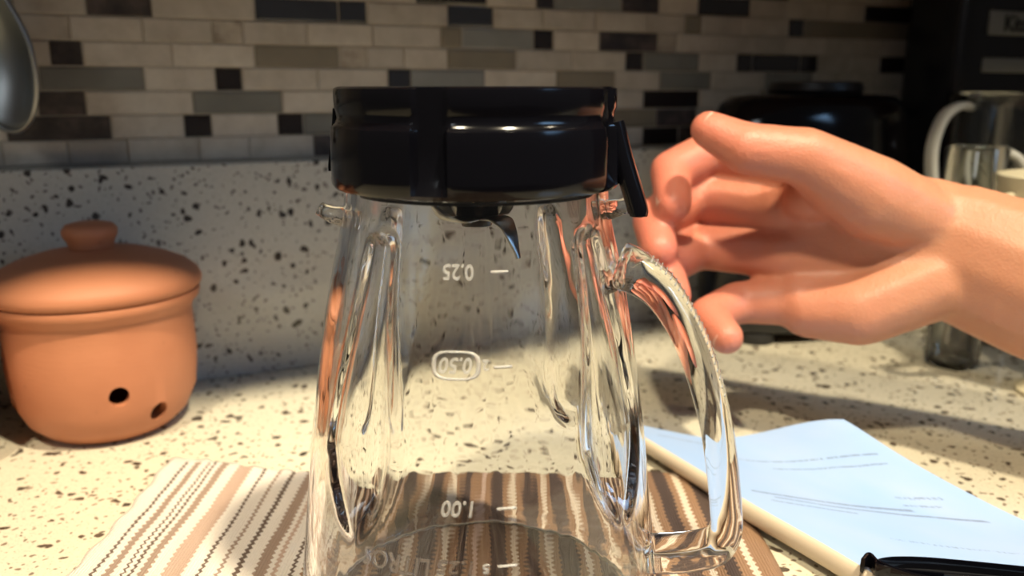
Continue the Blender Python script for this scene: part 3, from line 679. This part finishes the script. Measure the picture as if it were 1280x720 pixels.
# ---------------------------------------------------------------- hand and forearm
m = mat('skin', (.62, .33, .22), .48, 0, Subsurface_Weight=.18, Subsurface_Scale=.006); m.node_tree.nodes['Principled BSDF'].inputs['Subsurface Radius'].default_value = (1, .35, .2)
t = NT(m); v = t.obj(); tc = t.n('ShaderNodeTexCoord'); sx = t.n('ShaderNodeSeparateXYZ'); t.l(tc.outputs['Object'], sx.inputs[0])
col = t.ramp(sx.outputs[0], [(.08, (.58, .17, .12)), (.13, (.50, .19, .115)), (.20, (.55, .26, .145))])
col = t.mix(t.math('MULTIPLY', t.noise(v, 70, 4), .5), col, (.50, .18, .11)); t.color(col)
vo = t.n('ShaderNodeTexVoronoi', i_Scale=900.0); t.l(v, vo.inputs['Vector']); t.bump(t.math('ADD', vo.outputs['Distance'], t.math('MULTIPLY', t.noise(v, 160, 4), 3)), .22, .0006)
hn = thing('person', 'bare right hand and forearm reaching in from the right, thumb up, palm towards the viewer', 'person')
bm = bmesh.new(); HS = 1.09
def Wh(u, v, zc): return W(u, v, zc * HS)
def blob(p, r, s=2): bmesh.ops.create_icosphere(bm, subdivisions=s, radius=r, matrix=Matrix.Translation(p))
def cap(p, q, r0, r1):
    p, q = Vector(p), Vector(q); r0 *= HS; r1 *= HS; n_ = max(2, int((q - p).length / (min(r0, r1) * .22)))
    for k in range(n_ + 1): blob(p.lerp(q, k / n_), r0 + (r1 - r0) * k / n_)
def flat(p, q, rp, rq):
    p, q = Vector(p), Vector(q); n_ = max(2, int((q - p).length / .004)); ax = (q - p).normalized()
    side_ = ax.cross(Vector((0, 0, 1))).normalized(); up_ = side_.cross(ax)
    for k in range(n_ + 1):
        c_ = p.lerp(q, k / n_); hh = HS * (rp[0] + (rq[0] - rp[0]) * k / n_); tt = HS * (rp[1] + (rq[1] - rp[1]) * k / n_)
        mtx = Matrix.Translation(c_) @ Matrix((ax, side_, up_)).transposed().to_4x4() @ Matrix.Diagonal((tt, tt, hh, 1))
        bmesh.ops.create_icosphere(bm, subdivisions=2, radius=1, matrix=mtx)
EL = Wh(1900, 560, .30); WR = Wh(1185, 312, .392); MID = Wh(1300, 356, .374)
flat(EL, MID, (.043, .038), (.0350, .028)); flat(MID, WR, (.0350, .028), (.0325, .0215)); flat(WR, Wh(1120, 312, .398), (.0325, .0215), (.0380, .0165)); flat(Wh(1120, 312, .398), Wh(1010, 290, .412), (.0380, .0165), (.0360, .0125))
MC = {'i': Wh(992, 200, .410), 'm': Wh(972, 256, .418), 'r': Wh(976, 316, .418), 'p': Wh(1000, 376, .410)}
for k, r0, r1 in (('i', .013, .0155), ('m', .014, .0152), ('r', .014, .0150), ('p', .015, .0145)):
    off = {'i': -30, 'm': -8, 'r': 18, 'p': 52}[k]
    cap(Wh(1165, 308 + off, .396), MC[k], r0, r1)
cap(Wh(1165, 352, .390), Wh(1075, 388, .396), .019, .0175); cap(Wh(1075, 388, .396), Wh(1010, 388, .406), .0175, .014)      # heel of the palm
cap(Wh(1155, 275, .388), Wh(1090, 246, .382), .017, .0195); cap(Wh(1090, 246, .382), Wh(1030, 214, .380), .0195, .0150)      # ball of the thumb
cap(Wh(1060, 232, .388), Wh(1010, 246, .400), .0150, .0125)
FG = {
 'i': [MC['i'], Wh(890, 190, .430), Wh(838, 214, .420), Wh(842, 256, .404)],
 'm': [MC['m'], Wh(868, 246, .436), Wh(816, 274, .420), Wh(824, 312, .402)],
 'r': [MC['r'], Wh(874, 308, .434), Wh(828, 334, .416), Wh(842, 370, .398)],
 'p': [MC['p'], Wh(922, 378, .420), Wh(884, 396, .406), Wh(908, 422, .392)]}
RD = {'i': (.0138, .0120, .0108, .0092), 'm': (.0142, .0124, .0110, .0094), 'r': (.0140, .0120, .0108, .0092), 'p': (.0130, .0110, .0100, .0086)}
for k in FG:
    for j in range(3): cap(FG[k][j], FG[k][j + 1], RD[k][j], RD[k][j + 1])
    blob(FG[k][1], RD[k][1] * 1.10)
TH_ = [Wh(1085, 240, .380), Wh(1005, 196, .374), Wh(934, 186, .374), Wh(886, 162, .380)]
for j, (a, b) in enumerate(((.0180, .0138), (.0134, .0120), (.0118, .0090))): cap(TH_[j], TH_[j + 1], a, b)
blob(TH_[2], .0134)
me = bpy.data.meshes.new('hand'); bm.to_mesh(me); bm.free(); ho = bpy.data.objects.new('hand', me); COL.objects.link(ho)
md = ho.modifiers.new('r', 'REMESH'); md.mode = 'VOXEL'; md.voxel_size = .0015
md = ho.modifiers.new('s', 'SMOOTH'); md.iterations = 22; md.factor = .6
bpy.context.view_layer.update(); nm = bpy.data.meshes.new_from_object(ho.evaluated_get(bpy.context.evaluated_depsgraph_get())); bpy.data.objects.remove(ho); nm.materials.clear()
link('hand', nm, M['skin'], hn, smooth=True)
mat('fingernail', (.72, .42, .34), .25)
def nail(base, tip, r, towards):
    ax = (tip - base).normalized(); nrm = towards - ax * towards.dot(ax); nrm.normalize(); s = ax.cross(nrm); c_ = tip - ax * .0025
    bm = bmesh.new(); rows = []
    for i in range(9):
        a = (i / 8 - .5); row = []
        for j in range(9):
            b = (j / 8 - .5); wd = 1 - .35 * max(0, abs(b) * 2 - .5); th_ = a * 1.7 * wd
            row.append(c_ + ax * b * .0095 + nrm * (cos(th_) * (r * .92 + .0004) - .0008 * (b + .5) ** 2) + s * sin(th_) * (r * .92))
        rows.append(row)
    A = grid(bm, rows); B = grid(bm, [[p - nrm * .0008 for p in row] for row in rows])
    obj('fingernail', bm, M['fingernail'], hn, smooth=True)
back = Vector((0, 1, .1))
for k in 'imrp': nail(FG[k][2], FG[k][3], RD[k][3] * HS, Vector((-1, .35, 0)))
nail(TH_[2], TH_[3], .0090 * HS, Vector((-.1, -.35, 1)))
# ---------------------------------------------------------------- room behind the viewer (seen only in reflections)
bm = bmesh.new(); box(bm, -3, 3, -3, 2.5, -.95, -.90); struct(obj('floor', bm, mat('floor_wood', (.16, .09, .05), .35)), 'wooden kitchen floor')
